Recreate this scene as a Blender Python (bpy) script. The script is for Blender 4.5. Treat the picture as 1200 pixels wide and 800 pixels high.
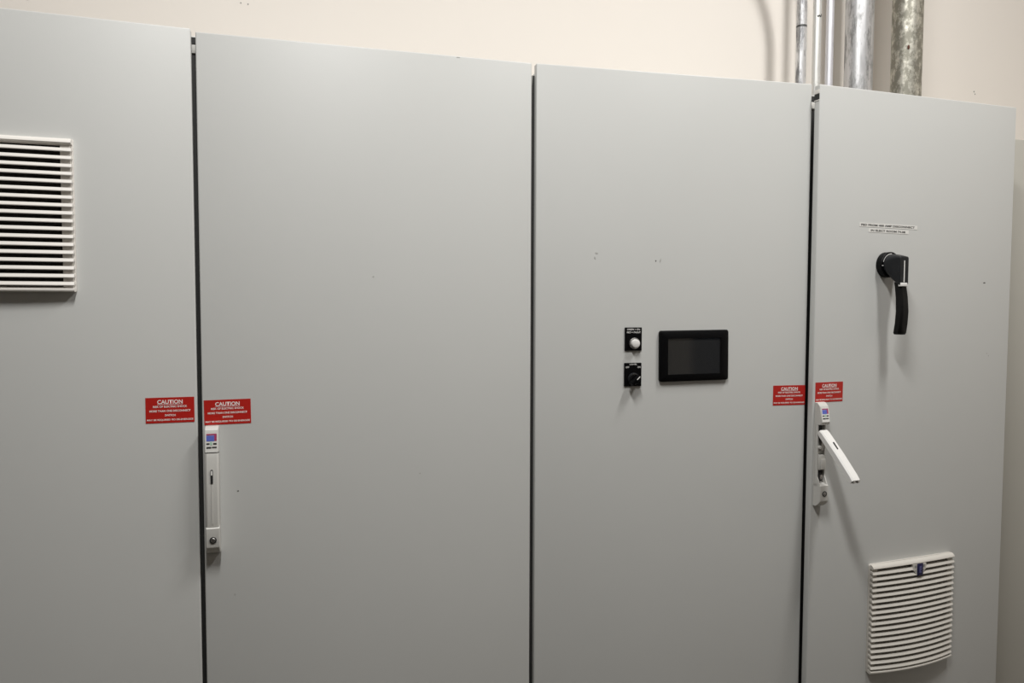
import bpy, bmesh, math, random
from mathutils import Matrix, Vector, noise

for o in list(bpy.data.objects):
    bpy.data.objects.remove(o)
S = bpy.context.scene
COL = S.collection
rad = math.radians

# ------------------------------------------------------------------ camera
CAM_POS = (0.7564, -1.3623, 1.5435)
PITCH, YAW, ROLL, FPX = rad(2.8821), rad(-16.2804), rad(-0.17), 875.2
F = Vector((-math.sin(YAW) * math.cos(PITCH), math.cos(YAW) * math.cos(PITCH), -math.sin(PITCH)))
R = Vector((math.cos(YAW), math.sin(YAW), 0))
U = R.cross(F)
cr, sr = math.cos(ROLL), math.sin(ROLL)
R2 = R * cr - U * sr
U2 = U * cr + R * sr
cd = bpy.data.cameras.new('camera')
cam = bpy.data.objects.new('camera', cd)
COL.objects.link(cam)
cd.sensor_fit = 'HORIZONTAL'
cd.sensor_width = 36
cd.lens = FPX / 1200 * 36
cd.clip_start = 0.05
cam.matrix_world = Matrix(((R2.x, U2.x, -F.x, CAM_POS[0]), (R2.y, U2.y, -F.y, CAM_POS[1]),
                           (R2.z, U2.z, -F.z, CAM_POS[2]), (0, 0, 0, 1)))
S.camera = cam

# ------------------------------------------------------------------ world, lamps, exposure
w = bpy.data.worlds.new('world')
S.world = w
w.use_nodes = True
w.node_tree.nodes['Background'].inputs[0].default_value = (1, .97, .92, 1)
w.node_tree.nodes['Background'].inputs[1].default_value = 0.02
S.view_settings.view_transform = 'Standard'
S.view_settings.look = 'None'
S.view_settings.gamma = 1
S.view_settings.use_curve_mapping = False
S.view_settings.exposure = 0.0
LAMPS = [  # x, y, z, size x, size y, watts
    (0.76, -1.12, 3.26, .17, .6, 41),
    (2.08, -0.78, 3.26, .17, .6, 27),
]
LAMP_COLOR = (1.0, .99, .965)


# ------------------------------------------------------------------ materials
def nt(name):
    m = bpy.data.materials.new(name)
    m.use_nodes = True
    n = m.node_tree.nodes
    return m, n, m.node_tree.links, n['Principled BSDF']


def mat(name, col, rough=.5, metal=0, var=.0, scale=8, bump=0, bscale=300, spec=None):
    m, n, l, b = nt(name)
    b.inputs['Base Color'].default_value = (*col, 1)
    b.inputs['Roughness'].default_value = rough
    b.inputs['Metallic'].default_value = metal
    if spec is not None:
        b.inputs['Specular IOR Level'].default_value = spec
    tc = n.new('ShaderNodeTexCoord')
    if var:
        t = n.new('ShaderNodeTexNoise')
        t.inputs['Scale'].default_value = scale
        t.inputs['Detail'].default_value = 4
        l.new(tc.outputs['Object'], t.inputs['Vector'])
        r = n.new('ShaderNodeValToRGB')
        r.color_ramp.elements[0].position = .3
        r.color_ramp.elements[1].position = .7
        r.color_ramp.elements[0].color = (*[c * (1 - var) for c in col], 1)
        r.color_ramp.elements[1].color = (*[min(1, c * (1 + var)) for c in col], 1)
        l.new(t.outputs['Fac'], r.inputs['Fac'])
        l.new(r.outputs['Color'], b.inputs['Base Color'])
    if bump:
        t = n.new('ShaderNodeTexNoise')
        t.inputs['Scale'].default_value = bscale
        l.new(tc.outputs['Object'], t.inputs['Vector'])
        bp = n.new('ShaderNodeBump')
        bp.inputs['Strength'].default_value = bump
        bp.inputs['Distance'].default_value = .001
        l.new(t.outputs['Fac'], bp.inputs['Height'])
        l.new(bp.outputs['Normal'], b.inputs['Normal'])
    return m


def galvanised(name, base, dark, rough, amount, seed, streak=9):
    """zinc coated steel: grey spangle, dark flecks and drawn-out smears along the pipe"""
    m, n, l, b = nt(name)
    tc = n.new('ShaderNodeTexCoord')
    mp = n.new('ShaderNodeMapping')
    mp.inputs['Location'].default_value = (seed, seed * 1.7, seed * .3)
    mp.inputs['Scale'].default_value = (1, 1, 1 / streak * 4)
    l.new(tc.outputs['Object'], mp.inputs['Vector'])
    t = n.new('ShaderNodeTexNoise')
    t.inputs['Scale'].default_value = 55
    t.inputs['Detail'].default_value = 8
    t.inputs['Roughness'].default_value = .7
    l.new(mp.outputs['Vector'], t.inputs['Vector'])
    r = n.new('ShaderNodeValToRGB')
    r.color_ramp.elements[0].position = amount
    r.color_ramp.elements[1].position = amount + .14
    r.color_ramp.elements[0].color = (*dark, 1)
    r.color_ramp.elements[1].color = (*base, 1)
    l.new(t.outputs['Fac'], r.inputs['Fac'])
    l.new(r.outputs['Color'], b.inputs['Base Color'])
    rr = n.new('ShaderNodeMapRange')
    rr.inputs['From Min'].default_value = .3
    rr.inputs['From Max'].default_value = .7
    rr.inputs['To Min'].default_value = rough + .2
    rr.inputs['To Max'].default_value = rough - .05
    l.new(t.outputs['Fac'], rr.inputs['Value'])
    l.new(rr.outputs['Result'], b.inputs['Roughness'])
    b.inputs['Metallic'].default_value = .85
    bp = n.new('ShaderNodeBump')
    bp.inputs['Strength'].default_value = .25
    bp.inputs['Distance'].default_value = .0006
    l.new(t.outputs['Fac'], bp.inputs['Height'])
    l.new(bp.outputs['Normal'], b.inputs['Normal'])
    return m


M = dict(
    door=mat('grey powder coat', (.553, .556, .541), .46, 0, .012, 2.5, .05, 420),
    body=mat('grey cabinet steel', (.54, .54, .52), .5, 0, .02, 3),
    handle=mat('pale grey die cast paint', (.59, .58, .55), .40, 0, .01, 30),
    lever=mat('lit lever paint', (.76, .75, .73), .38, 0, .01, 30),  # handle paint lightened: light on the raised lever's upturned face put into colour
    vent=mat('light grey vent plastic', (.76, .73, .69), .45, 0, .015, 20),
    vent2=mat('dim warm vent plastic', (.60, .572, .525), .45, 0, .02, 20),  # low vent: dirtier plastic and weaker light, both put into the colour
    filter=mat('dark filter mat', (.018, .016, .014), .95, 0, .3, 200),
    rubber=mat('dark rubber seal', (.022, .022, .021), .7, 0, .1, 40),
    black=mat('black moulded plastic', (.0025, .0025, .003), .45, 0, .1, 60, spec=.12),
    blackgrip=mat('worn black grip plastic', (.006, .0058, .0055), .5, 0, .5, 45, .15, 700, spec=.18),
    blackhub=mat('charcoal hub plastic', (.010, .011, .013), .42, 0, .15, 60, spec=.3),
    screen=mat('dark glass screen', (.020, .0200, .0198), .06, 0, 0, spec=1.0),
    white=mat('white print', (.85, .84, .82), .5),
    whitelens=mat('white button lens', (.80, .79, .77), .25),
    red=mat('red label vinyl', (.47, .013, .008), .42, 0, .03, 30),
    redprint=mat('pale pink red print', (.90, .80, .77), .5),
    paper=mat('white tape', (.80, .79, .76), .45),
    ink=mat('black ink', (.03, .03, .03), .6),
    blue=mat('deep blue print', (.006, .006, .055), .4),
    palebadge=mat('pale blue print', (.10, .10, .26), .4),
    lblue=mat('violet blue print', (.12, .16, .58), .45),
    crimson=mat('crimson print', (.42, .05, .14), .45),
    green=mat('pale green print', (.40, .62, .48), .45),
    chrome=mat('chrome', (.62, .62, .62), .22, 1),
    steel=mat('dull steel', (.42, .41, .40), .4, 1, .1, 90),
    dark=mat('dark recess', (.015, .015, .015), .8),
    scuff=mat('grey scuff', (.30, .30, .28), .7),
    scuffdark=mat('dark paint chip', (.07, .065, .06), .7),
    wall=mat('cream wall paint', (.795, .745, .69), .75, 0, .012, 1.5, .08, 160),
    floor=mat('sealed concrete', (.062, .050, .034), .55, 0, .12, 4, .1, 60),
    ceil=mat('white ceiling', (.8, .79, .76), .8, 0, .01, 3),
    beige=mat('beige grey enclosure paint', (.46, .445, .40), .5, 0, .015, 3, .05, 300),
    lampcase=mat('white lamp housing', (.8, .8, .79), .5),
    tube=galvanised('zinc conduit mottled', (.72, .72, .73), (.24, .24, .25), .40, .39, 3.1, 16),
    tube2=galvanised('zinc conduit clean', (.70, .70, .68), (.50, .50, .48), .46, .30, 8.2),
    tube3=galvanised('zinc conduit bright', (.70, .70, .74), (.48, .48, .53), .42, .30, 1.4),
    pipe=galvanised('zinc pipe bright', (.60, .60, .61), (.28, .28, .28), .38, .37, 5.5, 16),
    pipe2=galvanised('zinc pipe dull', (.62, .60, .53), (.27, .26, .22), .42, .47, 2.2, 7),
    slate=mat('slate reflection panel paint', (.11, .14, .20), .5),
    rust=mat('rust nick', (.10, .035, .02), .8),
)

# ------------------------------------------------------------------ mesh helpers
WORLD = {}


def finish(bm, name, smooth=False):
    me = bpy.data.meshes.new(name)
    bmesh.ops.recalc_face_normals(bm, faces=bm.faces[:])
    bm.to_mesh(me)
    bm.free()
    if smooth:
        for p in me.polygons:
            p.use_smooth = True
    return me


def link(name, me, m, parent=None, mx=None, smooth_angle=None):
    o = bpy.data.objects.new(name, me)
    COL.objects.link(o)
    if m is not None and not me.materials:
        me.materials.append(m)
    mx = mx if mx is not None else Matrix()
    WORLD[o] = mx.copy()
    if parent is not None:
        o.parent = parent
        o.matrix_parent_inverse = Matrix()
        o.matrix_local = WORLD[parent].inverted() @ mx
    else:
        o.matrix_world = mx
    return o


def empty(name, loc, label, cat, group=None):
    o = bpy.data.objects.new(name, None)
    COL.objects.link(o)
    o.location = loc
    o.empty_display_size = .1
    WORLD[o] = Matrix.Translation(loc)
    tag(o, label, cat, group)
    return o


def tag(o, label=None, cat=None, group=None, kind=None):
    if label: o['label'] = label
    if cat: o['category'] = cat
    if group: o['group'] = group
    if kind: o['kind'] = kind
    return o


def box(bm, x0, x1, y0, y1, z0, z1, bev=0, seg=2):
    vs = [bm.verts.new(v) for v in ((x0, y0, z0), (x1, y0, z0), (x1, y1, z0), (x0, y1, z0),
                                    (x0, y0, z1), (x1, y0, z1), (x1, y1, z1), (x0, y1, z1))]
    fs = [bm.faces.new([vs[i] for i in f]) for f in
          ((0, 3, 2, 1), (4, 5, 6, 7), (0, 1, 5, 4), (1, 2, 6, 5), (2, 3, 7, 6), (3, 0, 4, 7))]
    if bev:
        es = list({e for f in fs for e in f.edges})
        bmesh.ops.bevel(bm, geom=es, offset=bev, segments=seg, profile=.5, affect='EDGES')
    return vs


def hexa(bm, pts, bev=0, seg=2):
    """box from 8 free points ordered like box()"""
    vs = [bm.verts.new(v) for v in pts]
    fs = [bm.faces.new([vs[i] for i in f]) for f in
          ((0, 3, 2, 1), (4, 5, 6, 7), (0, 1, 5, 4), (1, 2, 6, 5), (2, 3, 7, 6), (3, 0, 4, 7))]
    if bev:
        es = list({e for f in fs for e in f.edges})
        bmesh.ops.bevel(bm, geom=es, offset=bev, segments=seg, profile=.5, affect='EDGES')


def prism_x(bm, prof, x0, x1, bev=0, seg=1):
    """profile of (y, z) points extruded along x"""
    a = [bm.verts.new((x0, y, z)) for y, z in prof]
    b = [bm.verts.new((x1, y, z)) for y, z in prof]
    n = len(prof)
    fs = [bm.faces.new(a), bm.faces.new(b[::-1])]
    for i in range(n):
        fs.append(bm.faces.new((a[i], b[i], b[(i + 1) % n], a[(i + 1) % n])))
    if bev:
        es = list({e for f in fs for e in f.edges})
        bmesh.ops.bevel(bm, geom=es, offset=bev, segments=seg, profile=.5, affect='EDGES')


def plate(bm, outline, y0, y1):
    """outline of (x, z) extruded along y"""
    a = [bm.verts.new((x, y0, z)) for x, z in outline]
    b = [bm.verts.new((x, y1, z)) for x, z in outline]
    n = len(outline)
    bm.faces.new(a)
    bm.faces.new(b[::-1])
    for i in range(n):
        bm.faces.new((a[i], b[i], b[(i + 1) % n], a[(i + 1) % n]))


def rrect(x0, x1, z0, z1, r, n=5):
    pts = []
    for cx, cz, a0 in ((x1 - r, z1 - r, 0), (x0 + r, z1 - r, 90), (x0 + r, z0 + r, 180), (x1 - r, z0 + r, 270)):
        for k in range(n + 1):
            a = rad(a0 + 90 * k / n)
            pts.append((cx + r * math.cos(a), cz + r * math.sin(a)))
    return pts


def lathe(bm, cx, cz, prof, n=28):
    """turned about the y axis: prof of (radius, y)"""
    rings = []
    for r, y in prof:
        if r < 1e-6:
            rings.append([bm.verts.new((cx, y, cz))])
        else:
            rings.append([bm.verts.new((cx + r * math.cos(2 * math.pi * k / n), y, cz + r * math.sin(2 * math.pi * k / n)))
                          for k in range(n)])
    for a, b in zip(rings, rings[1:]):
        for k in range(n):
            k2 = (k + 1) % n
            if len(a) == 1:
                bm.faces.new((a[0], b[k], b[k2]))
            elif len(b) == 1:
                bm.faces.new((a[k], b[0], a[k2]))
            else:
                bm.faces.new((a[k], b[k], b[k2], a[k2]))
    for ring in (rings[0], rings[-1]):
        if len(ring) > 1:
            bm.faces.new(ring)


def loft(bm, rings):
    """closed rings of equal count"""
    vr = [[bm.verts.new(v) for v in r] for r in rings]
    n = len(vr[0])
    for a, b in zip(vr, vr[1:]):
        for k in range(n):
            bm.faces.new((a[k], b[k], b[(k + 1) % n], a[(k + 1) % n]))
    bm.faces.new(vr[0])
    bm.faces.new(vr[-1][::-1])


def sweep(bm, path, r, n=24):
    rings = []
    for i, p in enumerate(path):
        p = Vector(p)
        d = (Vector(path[min(i + 1, len(path) - 1)]) - Vector(path[max(i - 1, 0)])).normalized()
        u = Vector((0, 1, 0))
        v = d.cross(u).normalized()
        rings.append([p + (u * math.cos(2 * math.pi * k / n) + v * math.sin(2 * math.pi * k / n)) * r for k in range(n)])
    loft(bm, rings)


def autosmooth(me, ang=35):
    for p in me.polygons:
        p.use_smooth = True
    bm = bmesh.new()
    bm.from_mesh(me)
    for e in bm.edges:
        if len(e.link_faces) == 2 and e.calc_face_angle() > rad(ang):
            e.smooth = False
    bm.to_mesh(me)
    bm.free()
    return me


def lettering(lines, mx_plane_y=-.0006, bold=.02):
    """lines: (text, cx, cz, height, width or None). Flat text in the x/z plane, returned as one mesh."""
    bm = bmesh.new()
    for text, cx, cz, h, wd in lines:
        cu = bpy.data.curves.new('text', 'FONT')
        cu.body = text
        cu.size = 1
        cu.offset = bold
        cu.align_x = 'LEFT'
        cu.resolution_u = 3
        ob = bpy.data.objects.new('text', cu)
        COL.objects.link(ob)
        bpy.context.view_layer.update()
        me = bpy.data.meshes.new_from_object(ob.evaluated_get(bpy.context.evaluated_depsgraph_get()))
        xs = [v.co.x for v in me.vertices]
        ys = [v.co.y for v in me.vertices]
        x0, x1, y0, y1 = min(xs), max(xs), min(ys), max(ys)
        sy = h / (y1 - y0)
        sx = sy if wd is None else wd / (x1 - x0)
        for v in me.vertices:
            v.co = ((v.co.x - (x0 + x1) / 2) * sx + cx, mx_plane_y, (v.co.y - (y0 + y1) / 2) * sy + cz)
        bm.from_mesh(me)
        bpy.data.objects.remove(ob)
        bpy.data.curves.remove(cu)
        bpy.data.meshes.remove(me)
    me = bpy.data.meshes.new('lettering')
    for f in bm.faces:
        f.normal_update()
        if f.normal.y > 0:
            f.normal_flip()
    bm.to_mesh(me)
    bm.free()
    return me


def boxpart(name, m, parent, mx, x0, x1, y0, y1, z0, z1, bev=0, seg=2):
    """one bevelled box as a part with its origin at the box centre"""
    bm = bmesh.new()
    cx, cy, cz = (x0 + x1) / 2, (y0 + y1) / 2, (z0 + z1) / 2
    box(bm, x0 - cx, x1 - cx, y0 - cy, y1 - cy, z0 - cz, z1 - cz, bev, seg)
    return link(name, autosmooth(finish(bm, name)), m, parent, mx @ Matrix.Translation((cx, cy, cz)))


# ------------------------------------------------------------------ the setting
WALL_Y = .42
def struct(name, m, *b):
    bm = bmesh.new()
    box(bm, *b)
    return tag(link(name, finish(bm, name), m), kind='structure')

wall = struct('wall_back', M['wall'], -5.12, 3.35, WALL_Y, WALL_Y + .12, 0, 3.4)
struct('wall_right', M['wall'], 3.25, 3.37, -6, WALL_Y, 0, 3.3)
struct('wall_left', M['wall'], -5.12, -5, -6, WALL_Y, 0, 3.4)
struct('wall_front', M['wall'], -5.12, 3.37, -6.12, -6, 0, 3.4)
struct('floor', M['floor'], -5.12, 3.37, -6.12, WALL_Y + .12, -.1, 0)
struct('ceiling', M['ceil'], -5.12, 3.37, -6.12, WALL_Y + .12, 3.3, 3.4)
FLECKS = ((.239, 2.168, .0055), (.652, 2.204, .0016), (.667, 2.203, .0016), (2.707, 2.178, .0022), (2.711, 2.171, .0018))
for x, z, r in FLECKS:
    bm = bmesh.new()
    lathe(bm, 0, 0, [(r, .0004), (r * .9, -.0006), (0, -.0006)], 8)
    link('wall_fleck', finish(bm, 'wall_fleck'), M['scuff'], wall, Matrix.Translation((x, WALL_Y - .0003, z)))

# unseen dark panel, added to give the touch screen's reflection an edge
struct('added_dark_panel', M['slate'], 3.205, 3.2499, -3.46, -2.56, .01, 2.08)

# ceiling lamps (above the frame)
for i, (x, y, z, sx, sy, watt) in enumerate(LAMPS):
    t = empty('ceiling_light', (x, y, 3.3),
              ('white strip lamp on the ceiling above the left double cabinet',
               'white strip lamp on the ceiling above the right double cabinet')[i], 'ceiling lamp', 'ceiling strip lamps')
    boxpart('housing', M['lampcase'], t, Matrix(), x - sx / 2 - .03, x + sx / 2 + .03, y - sy / 2 - .04, y + sy / 2 + .04, 3.27, 3.3, .004)
    ld = bpy.data.lights.new('strip_lamp', 'AREA')
    ld.shape = 'RECTANGLE'
    ld.size, ld.size_y = sx, sy
    ld.energy = watt
    ld.color = LAMP_COLOR
    lo = bpy.data.objects.new('lamp', ld)
    COL.objects.link(lo)
    lo.parent = t
    lo.location = (0, 0, z - 3.3)

# ------------------------------------------------------------------ cabinets
# door: x left, y left, x right, y right, z left, z right  (the doors hang a little out of line)
DOORS = [
    (.0030, -.0031, .5968, .0013, 2.0047, 1.9988),
    (.6040, .0024, 1.1933, .0049, 1.9948, 1.9980),
    (1.2022, .0046, 1.8019, -.0159, 1.9984, 2.0041),
    (1.8052, -.0361, 2.3833, .0069, 1.9988, 2.0054),
]
DT = .016
BODY_Y = .0245


def door_matrix(i):
    x0, y0, x1, y1, _, _ = DOORS[i]
    a = math.atan2(y1 - y0, x1 - x0)
    return Matrix.Translation((x0, y0, 0)) @ Matrix.Rotation(a, 4, 'Z')


def build_cabinet(x0, label, door_ids, door_labels):
    t = empty('electrical_cabinet', (x0 + .6, .21, 0), label, 'cabinet')
    bm = bmesh.new()
    box(bm, x0 + .003, x0 + 1.197, BODY_Y, .405, .1, 1.985, .003)
    link('carcass', autosmooth(finish(bm, 'carcass')), M['body'], t)
    boxpart('plinth', M['dark'], t, Matrix(), x0 + .012, x0 + 1.188, BODY_Y + .01, .405, 0, .0995)
    boxpart('roof_rim', M['body'], t, Matrix(), x0 + .022, x0 + 1.178, BODY_Y + .001, .404, 1.9852, 1.9945, .0015)
    # dark sealing strip behind the doors' meeting edges, widened to paint shade into the gap
    boxpart('gap_shade_seal', M['rubber'], t, Matrix(), x0 + .572, x0 + .660, BODY_Y - .0022, BODY_Y - .0002, .105, 1.962)
    for s in (-1, 1):
        xc = x0 + (.013 if s < 0 else 1.187)
        boxpart('gap_shade_seal', M['rubber'], t, Matrix(), xc - .012, xc + .012, BODY_Y - .0022, BODY_Y - .0002, .105, 1.980)
    # corner hardware in the slot at the top
    boxpart('slot_block', M['rubber'], t, Matrix(), x0 + .586, x0 + .650, BODY_Y - .0045, BODY_Y - .0002, 1.9792, 1.9905)
    boxpart('slot_block', M['handle'], t, Matrix(), x0 + .584, x0 + .650, BODY_Y - .0050, BODY_Y - .0002, 1.9640, 1.9782, .0008)
    for k, di in enumerate(door_ids):
        X0, Y0, X1, Y1, zl, zr = DOORS[di]
        W = math.hypot(X1 - X0, Y1 - Y0)
        bm = bmesh.new()
        hexa(bm, [(0, 0, .108), (W, 0, .108), (W, DT, .108), (0, DT, .108),
                  (0, 0, zl), (W, 0, zr), (W, DT, zr), (0, DT, zl)], .0022, 3)
        d = link('door', autosmooth(finish(bm, 'door'), 60), M['door'], t, door_matrix(di))
        d['label'] = door_labels[k]
    return t


CAB_A = build_cabinet(0, 'left grey double-door cabinet with a louvred vent high on its left door', (0, 1),
                      ('grey left door with a louvred vent', 'plain wide grey door with a closed swing handle'))
CAB_B = build_cabinet(1.2, 'right grey double-door cabinet with touch screen, black rotary switch and opened handle', (2, 3),
                      ('grey door with touch screen and two push controls', 'slightly ajar grey door with black rotary switch and low vent'))
DM = [door_matrix(i) for i in range(4)]
CAB = [CAB_A, CAB_A, CAB_B, CAB_B]


def T(x, y, z):
    return Matrix.Translation((x, y, z))


# small caps on the free edge of the ajar door, at its top corner
boxpart('edge_cap', M['vent'], CAB_B, DM[3], -.0011, -.0001, .0012, DT - .0012, 1.9805, 1.9890, .0003)
boxpart('edge_cap', M['rubber'], CAB_B, DM[3], -.0011, -.0001, .0012, DT - .0012, 1.9680, 1.9800)
boxpart('edge_cap', M['vent'], CAB_B, DM[3], -.0013, -.0001, .0012, DT - .0012, 1.9658, 1.9678, .0003)

# ---- caution labels
def caution(di, x0, x1, z0, z1, tilt, label):
    cx, cz, wd, h = (x0 + x1) / 2, (z0 + z1) / 2, x1 - x0, z1 - z0
    mx = DM[di] @ T(cx, 0, cz) @ Matrix.Rotation(tilt, 4, 'Y')
    bm = bmesh.new()
    box(bm, -wd / 2, wd / 2, -.0005, -.0001, -h / 2, h / 2)
    o = link('caution_label', finish(bm, 'caution_label'), M['red'], CAB[di], mx)
    o['label'] = label
    k = h / .042
    me = lettering([
        ('CAUTION', 0, .0138 * k, .0068 * k, wd * .52),
        ('RISK OF ELECTRIC SHOCK', 0, .0060 * k, .0034 * k, wd * .70),
        ('MORE THAN ONE DISCONNECT', 0, -.0012 * k, .0034 * k, wd * .84),
        ('SWITCH', 0, -.0084 * k, .0034 * k, wd * .22),
        ('MAY BE REQUIRED TO DE-ENERGIZE', 0, -.0160 * k, .0034 * k, wd * .95)], -.0008, .026)
    link('lettering', me, M['redprint'], o, mx)
    bm = bmesh.new()
    box(bm, -wd * .26, wd * .26, -.0008, -.00055, .0094 * k, .0099 * k)
    link('underline', finish(bm, 'underline'), M['redprint'], o, mx)


caution(0, .5136, .5893, 1.3416, 1.3846, 0, 'red caution label on the vented left door')
caution(1, .0032, .0789, 1.3352, 1.3778, -.010, 'red caution label above the closed handle')
caution(2, .5217, .5990, 1.3310, 1.3730, .006, 'red caution label at the edge of the screen door')
caution(3, .0056, .0797, 1.3375, 1.3796, 0, 'red caution label above the open handle')


# ---- swing handles
def handle_label(parent, mx, x0, x1, z0, z1, y):
    """the printed certification sticker on the handle's cap"""
    xc, zc = (x0 + x1) / 2, (z0 + z1) / 2
    wd, h = x1 - x0, z1 - z0
    mm = mx @ T(xc, y, zc)
    bm = bmesh.new()
    box(bm, -wd / 2, wd / 2, -.0004, 0, -h / 2, h / 2)
    link('sticker', finish(bm, 'sticker'), M['paper'], parent, mm)
    def pr(name, m, rects):
        bm = bmesh.new()
        for a, b, c, d in rects:
            box(bm, a * wd / 2, b * wd / 2, -.0007, -.00042, c * h / 2, d * h / 2)
        link(name, finish(bm, name), m, parent, mm)
    pr('sticker_print', M['crimson'], [(-.8, .82, .66, .80), (.45, .82, .1, .66)])
    pr('sticker_print', M['lblue'], [(-.8, .44, .08, .62)])
    pr('sticker_print', M['green'], [(-.2, .1, -.30, 0)])
    pr('sticker_print', M['ink'], [(-.8, -.3, -.24, -.10), (.25, .8, -.26, -.10), (-.8, -.05, -.62, -.46), (.05, .8, -.60, -.46)])


def lock(parent, mx, x, z, y):
    bm = bmesh.new()
    lathe(bm, x, z, [(.0057, y + .001), (.0057, y - .0012), (.0042, y - .0012), (.0042, y - .0003), (0, y - .0003)], 20)
    link('lock_ring', autosmooth(finish(bm, 'lock_ring')), M['dark'], parent, mx)
    bm = bmesh.new()
    lathe(bm, x, z, [(.0040, y), (.0040, y - .0010), (.0034, y - .0016), (0, y - .0016)], 20)
    link('lock_cylinder', autosmooth(finish(bm, 'lock_cylinder')), M['steel'], parent, mx)
    bm = bmesh.new()
    box(bm, x - .0005, x + .0005, y - .0019, y - .0014, z - .0024, z + .0024)
    link('key_slot', finish(bm, 'key_slot'), M['dark'], parent, mx)


HX0, HX1 = .0050, .0272
HXC = (HX0 + HX1) / 2


def lever_bm(length, slot=True):
    """lever in its own frame: pivot at the origin, hanging down -z, face towards -y"""
    bm = bmesh.new()
    w0, w1 = .0111, .0107
    rings = []
    for t, thick, face in ((0, .010, -.0015), (.06, .013, -.0035), (.5, .014, -.0052), (.92, .012, -.0045), (1, .010, -.0030)):
        z = -t * length
        hw = w0 + (w1 - w0) * t
        f, b = face, face + thick
        c = .0028
        rings.append([(-hw, b, z), (-hw, f + c, z), (-hw + c, f, z), (hw - c, f, z), (hw, f + c, z), (hw, b, z)])
    loft(bm, rings)
    return bm


# closed handle on the plain door
mx = DM[1]
bm = bmesh.new()
prism_x(bm, [(-.0002, 1.115), (-.0002, 1.334), (-.010, 1.334), (-.017, 1.329), (-.0185, 1.2905), (-.0105, 1.2895),
             (-.0105, 1.1635), (-.0245, 1.1625), (-.0245, 1.129), (-.019, 1.121), (-.010, 1.115)], HX0, HX1, .0012)
h2 = link('swing_handle', autosmooth(finish(bm, 'swing_handle'), 30), M['handle'], CAB_A, mx)
h2['label'] = 'closed pale grey swing handle flush with its plate'
bm = lever_bm(.1255)
lv = link('lever', autosmooth(finish(bm, 'lever'), 30), M['handle'], h2, mx @ T(HXC, -.0185, 1.2890))
bm = bmesh.new()
box(bm, HXC - .0006, HXC + .0006, -.0243, -.0236, 1.170, 1.236)
link('groove', finish(bm, 'groove'), M['handle'], h2, mx)
bm = bmesh.new()
plate(bm, rrect(HXC - .0022, HXC + .0018, 1.238, 1.262, .0017, 4), -.0243, -.0228)
link('padlock_slot', finish(bm, 'padlock_slot'), M['dark'], h2, mx)
bm = bmesh.new()
plate(bm, rrect(HXC - .0015, HXC + .0010, 1.2525, 1.2605, .0012, 4), -.0246, -.0235)
link('slot_liner', finish(bm, 'slot_liner'), M['paper'], h2, mx)
handle_label(h2, mx @ T(HXC, -.0178, 1.3095) @ Matrix.Rotation(-rad(2.2), 4, 'X'), -.0101, .0101, -.0185, .0165, -.0006)
lock(h2, mx, .0165, 1.1415, -.0245)

# open handle on the ajar door
mx = DM[3]
bm = bmesh.new()
prism_x(bm, [(-.0002, 1.289), (-.0002, 1.3385), (-.008, 1.3385), (-.016, 1.331), (-.0215, 1.297), (-.018, 1.292)], HX0, HX1, .0010)
prism_x(bm, [(-.0002, 1.118), (-.0002, 1.169), (-.012, 1.166), (-.0215, 1.1645), (-.0215, 1.131), (-.017, 1.124), (-.009, 1.118)], HX0, HX1, .0010)
box(bm, HX0, HX1, -.0045, -.0002, 1.16, 1.2955)
# side walls with a sloping foot
for xa, xb in ((HX0, HX0 + .0026), (HX1 - .0026, HX1)):
    prism_x(bm, [(-.003, 1.16), (-.003, 1.2945), (-.0105, 1.2925), (-.0105, 1.182), (-.019, 1.166), (-.019, 1.16)], xa, xb, .0006)
h4 = link('swing_handle', autosmooth(finish(bm, 'swing_handle'), 30), M['handle'], CAB_B, mx)
h4['label'] = 'open swing handle with its lever lifted out'
bm = lever_bm(.126)
lv = link('lever', autosmooth(finish(bm, 'lever'), 30), M['lever'], h4,
          mx @ T(HXC, -.0150, 1.2800) @ Matrix.Rotation(rad(-46), 4, 'X'))
lv['label'] = 'brightly lit lever standing out at an angle'
lm = WORLD[lv]
bm = bmesh.new()
plate(bm, rrect(-.0014, .0014, -.052, -.034, .0013, 4), -.0058, -.0035)
link('padlock_slot', finish(bm, 'padlock_slot'), M['dark'], h4, lm)
for q in (-.006, .005):
    boxpart('lever_foot', M['steel'], h4, lm, q - .002, q + .002, -.0015, .004, -.1285, -.125)
boxpart('recess', M['dark'], h4, mx, HX0 + .0040, HX1 - .0085, -.0085, -.0044, 1.2705, 1.2935)
bm = bmesh.new()
lathe(bm, HXC - .006, 1.2435, [(.0042, -.004), (.0042, -.0125), (.003, -.0135), (0, -.0135)], 16)
link('pivot_screw', autosmooth(finish(bm, 'pivot_screw')), M['handle'], h4, mx)
bm = bmesh.new()
prism_x(bm, [(-.004, 1.236), (-.004, 1.272), (-.013, 1.274), (-.027, 1.256), (-.030, 1.243), (-.027, 1.243), (-.020, 1.254), (-.012, 1.256), (-.010, 1.236)], HXC - .001, HXC + .007, .0005)
link('linkage', autosmooth(finish(bm, 'linkage')), M['steel'], h4, mx)
boxpart('latch_block', M['handle'], h4, mx, HX0 + .0030, HX1 - .0040, -.014, -.0044, 1.196, 1.2275, .0012)
boxpart('latch_block', M['handle'], h4, mx, HX0 + .0065, HX1 - .0040, -.0165, -.0138, 1.197, 1.219, .0008)
boxpart('catch', M['dark'], h4, mx, HX0 + .0045, HX1 - .0055, -.0085, -.0044, 1.171, 1.1945, .0006)
boxpart('catch', M['steel'], h4, mx, HXC - .003, HXC + .004, -.0115, -.0086, 1.175, 1.185, .0006)
ang = math.atan2(.0055, .034)
handle_label(h4, mx @ T(HXC, -.0188, 1.314) @ Matrix.Rotation(-ang, 4, 'X'), -.0098, .0098, -.0158, .0155, -.0003)
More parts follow.
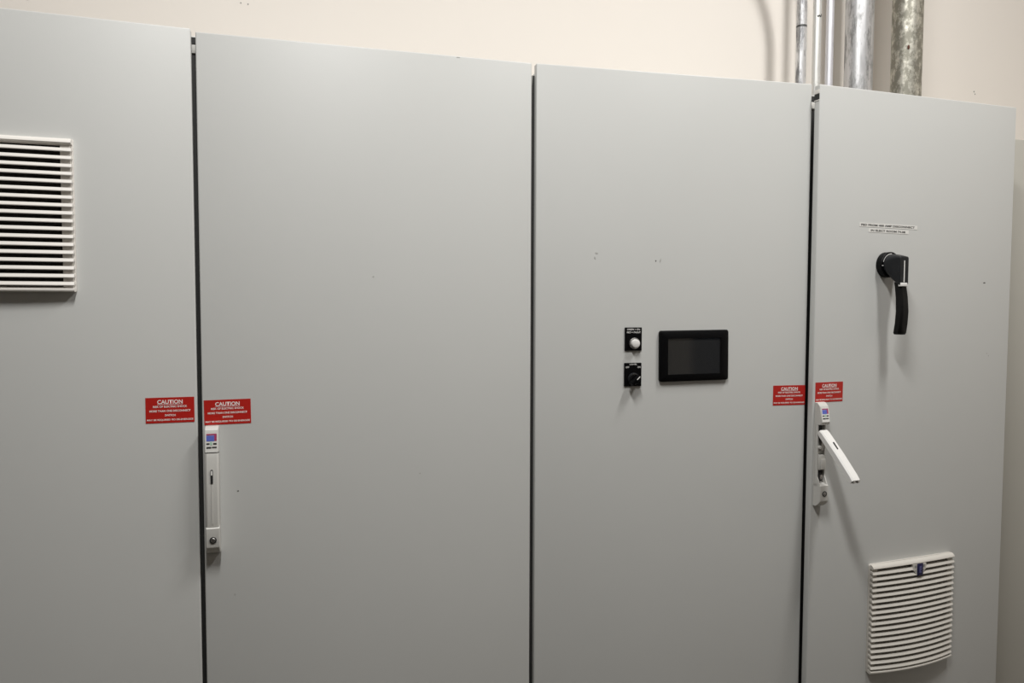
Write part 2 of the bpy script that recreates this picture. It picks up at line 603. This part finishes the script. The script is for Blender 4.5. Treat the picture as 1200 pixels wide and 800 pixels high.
lock(h4, mx, .0165, 1.1465, -.0215)


# ---- louvred vents
def make_vent(di, x0, z0, W, H, bow, label, badge):
    mx = DM[di]
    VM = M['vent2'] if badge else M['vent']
    cx, cz = x0 + W / 2, z0 + H / 2
    bm = bmesh.new()
    plate(bm, rrect(-W / 2, W / 2, -H / 2, H / 2, .004, 4), -.0045, -.0002)
    # side stiles that stand between the slat ends
    for s in (-1, 1):
        xa, xb = (-W / 2 + .0035, -W / 2 + .0175) if s < 0 else (W / 2 - .0175, W / 2 - .0035)
        box(bm, xa, xb, -.0085, -.0044, -H / 2 + .004, H / 2 - .004)
    base = link('louvred_vent', autosmooth(finish(bm, 'louvred_vent')), VM, CAB[di], mx @ T(cx, 0, cz))
    base['label'] = label
    WORLD[base] = mx @ T(cx, 0, cz)
    bm = bmesh.new()
    box(bm, -W / 2 + .0175, W / 2 - .0175, -.0052, -.0044, -H / 2 + .009, H / 2 - .012)
    link('filter_mat', finish(bm, 'filter_mat'), M['filter'], base, WORLD[base])
    N = 18
    head = .0145
    foot = .0095
    pitch = (H - head - foot * .6) / N
    hw = W / 2 - .0012
    NX = 12

    def bowed(prof, half, bow):
        """profile of (depth, z) swept along x; the front bows outwards towards the middle"""
        bm = bmesh.new()
        rings = []
        for k in range(NX + 1):
            u = -1 + 2 * k / NX
            f = bow * (1 - u * u)
            rings.append([(u * half, -(dd + f * min(1, dd / .010)), z) for dd, z in prof])
        loft(bm, rings)
        return bm
    # slat: upper face slopes outwards and down to a lip, open below
    SP = [(.0040, .0014), (.0108, .0004), (.0136, -.0046), (.0131, -.0058), (.0105, -.0052), (.0040, -.0022)]
    sm = None
    for k in range(N):
        z = H / 2 - head - .0012 - k * pitch
        if sm is None or bow > .005:   # the bulge grows towards the foot of the bowed vent
            sm = autosmooth(finish(bowed(SP, hw, bow * (.35 + .65 * k / (N - 1)) if bow > .005 else bow), 'slat'), 40)
        link('slat', sm, VM, base, WORLD[base] @ T(0, 0, z - .0008))
    hb = bowed([(.0040, H / 2 - .0005), (.0085, H / 2 - .0010), (.0128, H / 2 - .0050), (.0138, H / 2 - .0078), (.0115, H / 2 - .0098), (.0040, H / 2 - .0098)], hw, bow * .25)
    link('header', autosmooth(finish(hb, 'header'), 40), VM, base, WORLD[base])
    hb = bowed([(.0040, -H / 2 + .0006), (.0110, -H / 2 + .0006), (.0136, -H / 2 + .0026), (.0136, -H / 2 + .0052), (.0100, -H / 2 + .0066), (.0040, -H / 2 + .0085)], hw, bow)
    link('footer', autosmooth(finish(hb, 'footer'), 40), VM, base, WORLD[base])
    if badge:
        b = WORLD[base] @ T(.009, -(.0128 + bow * .36), H / 2 - .0098)
        bm = bmesh.new()
        o = [(-.020, 0), (-.018, -.013), (-.010, -.0215), (.010, -.0215), (.018, -.013), (.020, 0)]
        plate(bm, o, -.0005, .006)
        link('latch_tab', finish(bm, 'latch_tab'), VM, base, b)
        bm = bmesh.new()
        for s in (-1, 1):
            box(bm, s * .0125 - .0028, s * .0125 + .0028, -.0009, -.0004, -.0075, -.0020)
            box(bm, s * .0125 - .0022, s * .0125 + .0022, -.0009, -.0004, -.0150, -.0135)
        link('tab_mark', finish(bm, 'tab_mark'), M['scuff'], base, b)
        boxpart('badge', M['blue'], base, b, -.0082, .0082, -.0030, -.0006, -.0260, .0012, .0008)
        bm = bmesh.new()
        box(bm, -.0035, .0025, -.0034, -.0029, -.0080, -.0045)
        box(bm, -.0035, -.0010, -.0034, -.0029, -.0190, -.0080)
        box(bm, .0005, .0030, -.0034, -.0029, -.0135, -.0095)
        box(bm, .0000, .0022, -.0034, -.0029, -.0195, -.0160)
        link('badge_emblem', finish(bm, 'badge_emblem'), M['palebadge'], base, b)
    return base


make_vent(0, .1660, 1.5600, .2510, .2448, .003, 'louvred vent with straight slats high on the left door', False)
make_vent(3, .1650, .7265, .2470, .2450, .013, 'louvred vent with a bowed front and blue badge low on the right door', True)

# ---- touch panel
mx = DM[2] @ T(.3350, 0, 1.4398) @ Matrix.Rotation(-.010, 4, 'Y')
bw, bh = .1535, .1030
bm = bmesh.new()
ro = rrect(-bw / 2, bw / 2, -bh / 2, bh / 2, .005, 5)
ri = rrect(-bw / 2 + .003, bw / 2 - .003, -bh / 2 + .003, bh / 2 - .003, .0035, 5)
si = rrect(-.0590, .0585, -.0372, .0352, .0008, 5)
def ring(pts, y): return [bm.verts.new((x, y, z)) for x, z in pts]
a, b, c, d = ring(ro, -.0002), ring(ro, -.0055), ring(ri, -.0075), ring(si, -.0075)
e = ring(si, -.0052)
for p, q in ((a, b), (b, c), (c, d), (d, e)):
    for k in range(len(p)):
        bm.faces.new((p[k], q[k], q[(k + 1) % len(p)], p[(k + 1) % len(p)]))
panel = link('touch_panel', autosmooth(finish(bm, 'touch_panel'), 40), M['black'], CAB_B, mx)
panel['label'] = 'black framed touch screen, switched off'
bm = bmesh.new()
box(bm, -.0592, .0587, -.0056, -.0035, -.0374, .0354)
link('screen', finish(bm, 'screen'), M['screen'], panel, mx)

# ---- push button and selector switch
def control_plate(x0, x1, z0, z1, lines, name, label):
    mx = DM[2] @ T((x0 + x1) / 2, 0, (z0 + z1) / 2)
    wd, h = x1 - x0, z1 - z0
    bm = bmesh.new()
    plate(bm, rrect(-wd / 2, wd / 2, -h / 2, h / 2, .001, 3), -.0022, -.0002)
    o = link(name, finish(bm, name), M['black'], CAB_B, mx)
    o['label'] = label
    link('lettering', lettering(lines, -.0025, .012), M['white'], o, mx)
    return o, mx


o, mx = control_plate(.1846, .2206, 1.4512, 1.4974, [
    ('GREEN = ON', 0, .0192, .0034, .0275), ('RED = FAULT', .0006, .0135, .0034, .0290)], 'push_button', 'round white push button on a black plate')
bm = bmesh.new()
lathe(bm, .0015, -.0085, [(.0112, -.002), (.0112, -.0060), (.0104, -.0070), (.0090, -.0070), (.0090, -.005)], 28)
link('bezel_ring', autosmooth(finish(bm, 'bezel_ring')), M['steel'], o, mx)
bm = bmesh.new()
lathe(bm, .0015, -.0085, [(.0086, -.004), (.0086, -.0118), (.0079, -.0132), (.0065, -.0138), (0, -.0141)], 28)
link('button_lens', autosmooth(finish(bm, 'button_lens')), M['whitelens'], o, mx)

o, mx = control_plate(.1840, .2206, 1.3800, 1.4268, [
    ('LIGHTS', .0005, .0205, .0030, .0150), ('OFF', -.0118, .0148, .0034, .0075), ('ON', .0128, .0148, .0034, .0060)],
    'selector_switch', 'black rotary selector on a black plate')
bm = bmesh.new()
lathe(bm, .001, -.0085, [(.0122, -.002), (.0122, -.0060), (.0112, -.0074), (.0098, -.0074), (.0098, -.005)], 28)
link('bezel_ring', autosmooth(finish(bm, 'bezel_ring')), M['blackhub'], o, mx)
bm = bmesh.new()
lathe(bm, .001, -.0085, [(.0108, -.0068), (.0108, -.0078), (.0100, -.0078), (.0100, -.0068)], 28)
link('bright_rim', autosmooth(finish(bm, 'bright_rim')), M['chrome'], o, mx)
km = mx @ T(.001, 0, -.0085) @ Matrix.Rotation(rad(45), 4, 'Y')
bm = bmesh.new()
lathe(bm, 0, 0, [(.0096, -.004), (.0096, -.0125), (.0090, -.0135), (0, -.0135)], 28)
hexa(bm, [(-.0038, -.0215, -.0130), (.0038, -.0215, -.0130), (.0048, -.0100, -.0150), (-.0048, -.0100, -.0150),
          (-.0034, -.0215, .0090), (.0034, -.0215, .0090), (.0048, -.0100, .0098), (-.0048, -.0100, .0098)], .001)
link('knob', autosmooth(finish(bm, 'knob')), M['black'], o, km)
bm = bmesh.new()
box(bm, -.0008, .0008, -.0221, -.0214, .0000, .0086)
link('pointer', finish(bm, 'pointer'), M['white'], o, km)

# ---- rotary disconnect handle on the ajar door
dx, dz = .1905, 1.6305
mx = DM[3] @ T(dx, 0, dz)
bm = bmesh.new()
lathe(bm, 0, 0, [(.0275, -.0002), (.0275, -.0135), (.0262, -.0152), (0, -.0152)], 40)
disc = link('rotary_switch', autosmooth(finish(bm, 'rotary_switch')), M['black'], CAB_B, mx)
disc['label'] = 'black rotary disconnect handle pointing down'
bm = bmesh.new()
n = 10
for k in range(n):
    a0, a1 = rad(88 + 78 * k / n), rad(88 + 78 * (k + 1) / n)
    vs = [bm.verts.new((r * math.cos(a), -.0156, r * math.sin(a))) for r, a in ((.0225, a0), (.0240, a0), (.0240, a1), (.0225, a1))]
    bm.faces.new(vs)
box(bm, -.0262, -.0195, -.0157, -.0151, -.0030, -.0016)
link('position_mark', finish(bm, 'position_mark'), M['white'], disc, mx)


def oct_ring(xc, z, hw, f, b, c, tilt=0.):
    """octagonal-ish section: half width, front offset f, back offset b"""
    return [(xc - hw, -(b + c), z), (xc - hw, -(f - c), z), (xc - hw + c, -f, z + tilt), (xc + hw - c, -f, z + tilt),
            (xc + hw, -(f - c), z), (xc + hw, -(b + c), z), (xc + hw - c, -b, z), (xc - hw + c, -b, z)]


# hub: from a round neck on the disc out to the narrow lever head
bm = bmesh.new()
def hub_ring(y, hw, top, bot, r, xc=0, n=6):
    pts = []
    for cx_, cz_, a0 in ((hw - r, top - r, 0), (-hw + r, top - r, 90), (-hw + r, bot + r, 180), (hw - r, bot + r, 270)):
        for k in range(n + 1):
            a = rad(a0 + 90 * k / n)
            pts.append((xc + cx_ + r * math.cos(a), -y, cz_ + r * math.sin(a)))
    return pts
loft(bm, [hub_ring(.0150, .0225, .0225, -.0225, .0215), hub_ring(.0210, .0220, .0222, -.0260, .0200), hub_ring(.0300, .0185, .0210, -.0340, .0130),
          hub_ring(.0420, .0142, .0178, -.0420, .0060, -.0012), hub_ring(.0500, .0126, .0155, -.0450, .0035, -.0022), hub_ring(.0515, .0112, .0135, -.0440, .0025, -.0022)])
link('hub', autosmooth(finish(bm, 'hub'), 28), M['blackhub'], disc, mx)
bm = bmesh.new()
rings = []
for z, xc, hw, f, b, c in ((-.0385, -.0012, .0096, .0500, .0310, .003), (-.0460, -.0012, .0098, .0508, .0325, .0035), (-.0700, .0006, .0106, .0535, .0345, .004),
                           (-.1000, .0022, .0112, .0545, .0350, .004), (-.1270, .0030, .0114, .0520, .0325, .004),
                           (-.1465, .0036, .0116, .0485, .0290, .004), (-.1500, .0036, .0106, .0465, .0300, .004)):
    rings.append(oct_ring(xc, z, hw, f, b, c))
loft(bm, rings)
link('grip', autosmooth(finish(bm, 'grip'), 40), M['blackgrip'], disc, mx)
boxpart('indicator_line', M['white'], disc, mx, -.0038, -.0016, -.0521, -.0508, -.0385, .0070)
boxpart('locking_tab', M['white'], disc, mx, -.0128, .0060, -.0530, -.0460, -.0475, -.0400, .0008)
boxpart('head_edge', M['blackhub'], disc, mx, -.0110, .0070, -.0508, -.0475, .0140, .0156, .0005)

# ---- tape labels above the rotary switch
def tape(x0, x1, z0, z1, text, tilt, wfrac):
    cx, cz, wd, h = (x0 + x1) / 2, (z0 + z1) / 2, x1 - x0, z1 - z0
    mx = DM[3] @ T(cx, 0, cz) @ Matrix.Rotation(tilt, 4, 'Y')
    bm = bmesh.new()
    box(bm, -wd / 2, wd / 2, -.0004, -.0001, -h / 2, h / 2)
    o = link('tape_label', finish(bm, 'tape_label'), M['paper'], CAB_B, mx)
    o['label'] = 'white printed tape reading ' + text.lower()
    link('lettering', lettering([(text, -.002, 0, h * .52, wd * wfrac)], -.0006, .03), M['ink'], o, mx)


tape(.1146, .2795, 1.7105, 1.7190, 'FED FROM 400 AMP DISCONNECT', .006, .93)
tape(.1400, .2545, 1.6995, 1.7078, 'IN ELECT ROOM 74.08', .009, .86)

# ---- small scuffs on the paint
def scuff(di, x, z, rx, rz, m, rot=0, seed=0):
    rnd = random.Random(seed)
    bm = bmesh.new()
    pts = []
    for k in range(9):
        a = 2 * math.pi * k / 9
        q = .7 + .5 * rnd.random()
        pts.append((rx * q * math.cos(a), rz * q * math.sin(a)))
    plate(bm, pts, -.00025, -.00005)
    link('scuff', finish(bm, 'scuff'), m, CAB[di], DM[di] @ T(x, 0, z) @ Matrix.Rotation(rot, 4, 'Y'))


SC = M['scuff_light'] = mat('faint scuff', (.44, .44, .42), .7)
SM = M['scuff_mid'] = mat('mid scuff', (.40, .40, .38), .7)
scuff(2, .1208, 1.6335, .0018, .0030, SC, -.5, 1)
scuff(2, .1240, 1.6430, .0030, .0020, SC, .3, 2)
scuff(2, .2500, 1.6300, .0014, .0019, M['scuffdark'], 0, 3)
scuff(2, .2600, 1.6315, .0014, .0042, SM, .25, 4)
scuff(1, .2906, 1.5918, .0016, .0016, SC, 0, 6)
scuff(1, .0559, 1.2175, .0019, .0013, M['scuffdark'], 0, 7)
scuff(1, .3740, 1.2288, .0014, .0012, SM, 0, 8)
scuff(1, .4472, 1.9945, .0040, .0008, SM, 0, 9)
scuff(3, .4935, 1.5956, .0036, .0016, M['scuffdark'], 0, 10)
scuff(3, .5090, 1.4310, .0022, .0012, SC, .4, 11)
scuff(3, .5150, 1.4255, .0014, .0014, SM, .4, 12)
scuff(1, .0480, 1.0350, .0016, .0020, SC, 0, 13)

# ------------------------------------------------------------------ conduits standing on the right cabinet
PY = .30


def pipe(name, cx, dia, m, label, group, top=3.4, bend=None):
    bm = bmesh.new()
    z0 = 1.9947
    if bend:
        zb, r = bend
        path = [(0, 0, 0), (0, 0, zb - z0)]
        for k in range(1, 13):
            a = rad(60 * k / 12)
            path.append((-r * (1 - math.cos(a)), 0, zb - z0 + r * math.sin(a)))
        lx, lz = path[-1][0], path[-1][2]
        L = (3.3 - z0 - lz) / math.cos(rad(60))
        path.append((lx - L * math.sin(rad(60)), 0, 3.2995 - z0))
    else:
        path = [(0, 0, 0), (0, 0, 3.2995 - z0)]
    sweep(bm, path, dia / 2, 32 if dia > .05 else 20)
    o = link(name, autosmooth(finish(bm, name), 50), m, None, T(cx, PY, z0))
    tag(o, label, 'conduit', group)
    return o


G = 'metal conduits rising from the right cabinet'
c1 = pipe('conduit', 2.0105, .0255, M['tube'], 'thin mottled metal conduit with a dark ring, leftmost of the five on the cabinet', G, bend=(2.325, .30))
c2 = pipe('conduit', 2.0570, .0205, M['tube2'], 'thin clean metal conduit with a small stamped mark, rising above the door seam', G)
c3 = pipe('conduit', 2.0965, .0195, M['tube3'], 'thinnest bright metal conduit just left of the wide shiny pipe', G)
c4 = pipe('conduit', 2.1880, .0700, M['pipe'], 'wide shiny zinc pipe, the left of the two wide ones', G)
c5 = pipe('conduit', 2.3425, .0760, M['pipe2'], 'wide dull mottled olive-grey pipe with a rust nick, rightmost of the five', G)


def collar(parent, dia, z, h, m, name):
    bm = bmesh.new()
    sweep(bm, [(0, 0, 0), (0, 0, h)], dia / 2, 24)
    mw = WORLD[parent].copy()
    mw.translation.z = z
    link(name, autosmooth(finish(bm, name), 50), m, parent, mw)


M['ringmark'] = mat('dark stained steel', (.10, .10, .10), .5, .5, .4, 120)
collar(c1, .0262, 2.250, .0050, M['ringmark'], 'dark_ring')
bm = bmesh.new()
rnd = random.Random(4)
for k in range(7):   # stamped mark: short raised strokes round the front of the pipe
    a = rad(-122 + 11 * k)
    r = .0103
    cxs, cys = r * math.cos(a), r * math.sin(a)
    zz = rnd.uniform(-.003, .003)
    box(bm, cxs - .0008, cxs + .0008, cys - .0004, cys + .0006, zz - .0022, zz + .0022)
mw = WORLD[c2].copy(); mw.translation.z = 2.283
link('stamp', finish(bm, 'stamp'), M['ringmark'], c2, mw)
bm = bmesh.new()
ang = math.atan2(-1.66, .757 - 2.3425)
ang = math.atan2(CAM_POS[1] - PY, CAM_POS[0] - 2.3425) + .12
bmesh.ops.create_icosphere(bm, subdivisions=2, radius=.0042, matrix=Matrix.Diagonal((1, .5, 1.5, 1)))
mw = WORLD[c5] @ T(.0375 * math.cos(ang), .0375 * math.sin(ang), 0); mw.translation.z = 2.222
link('rust_nick', finish(bm, 'rust_nick', True), M['rust'], c5, mw)

# ------------------------------------------------------------------ neighbouring enclosure at the right
t = empty('wall_cabinet', (2.84, .28, 0), 'lower beige-grey cabinet standing beyond the right edge of the grey cabinets', 'cabinet')
boxpart('carcass', M['beige'], t, Matrix(), 2.425, 3.245, .172, .41, 0, 1.973, .002)
boxpart('door', M['beige'], t, Matrix(), 2.430, 3.240, .150, .1715, .08, 1.973, .003)
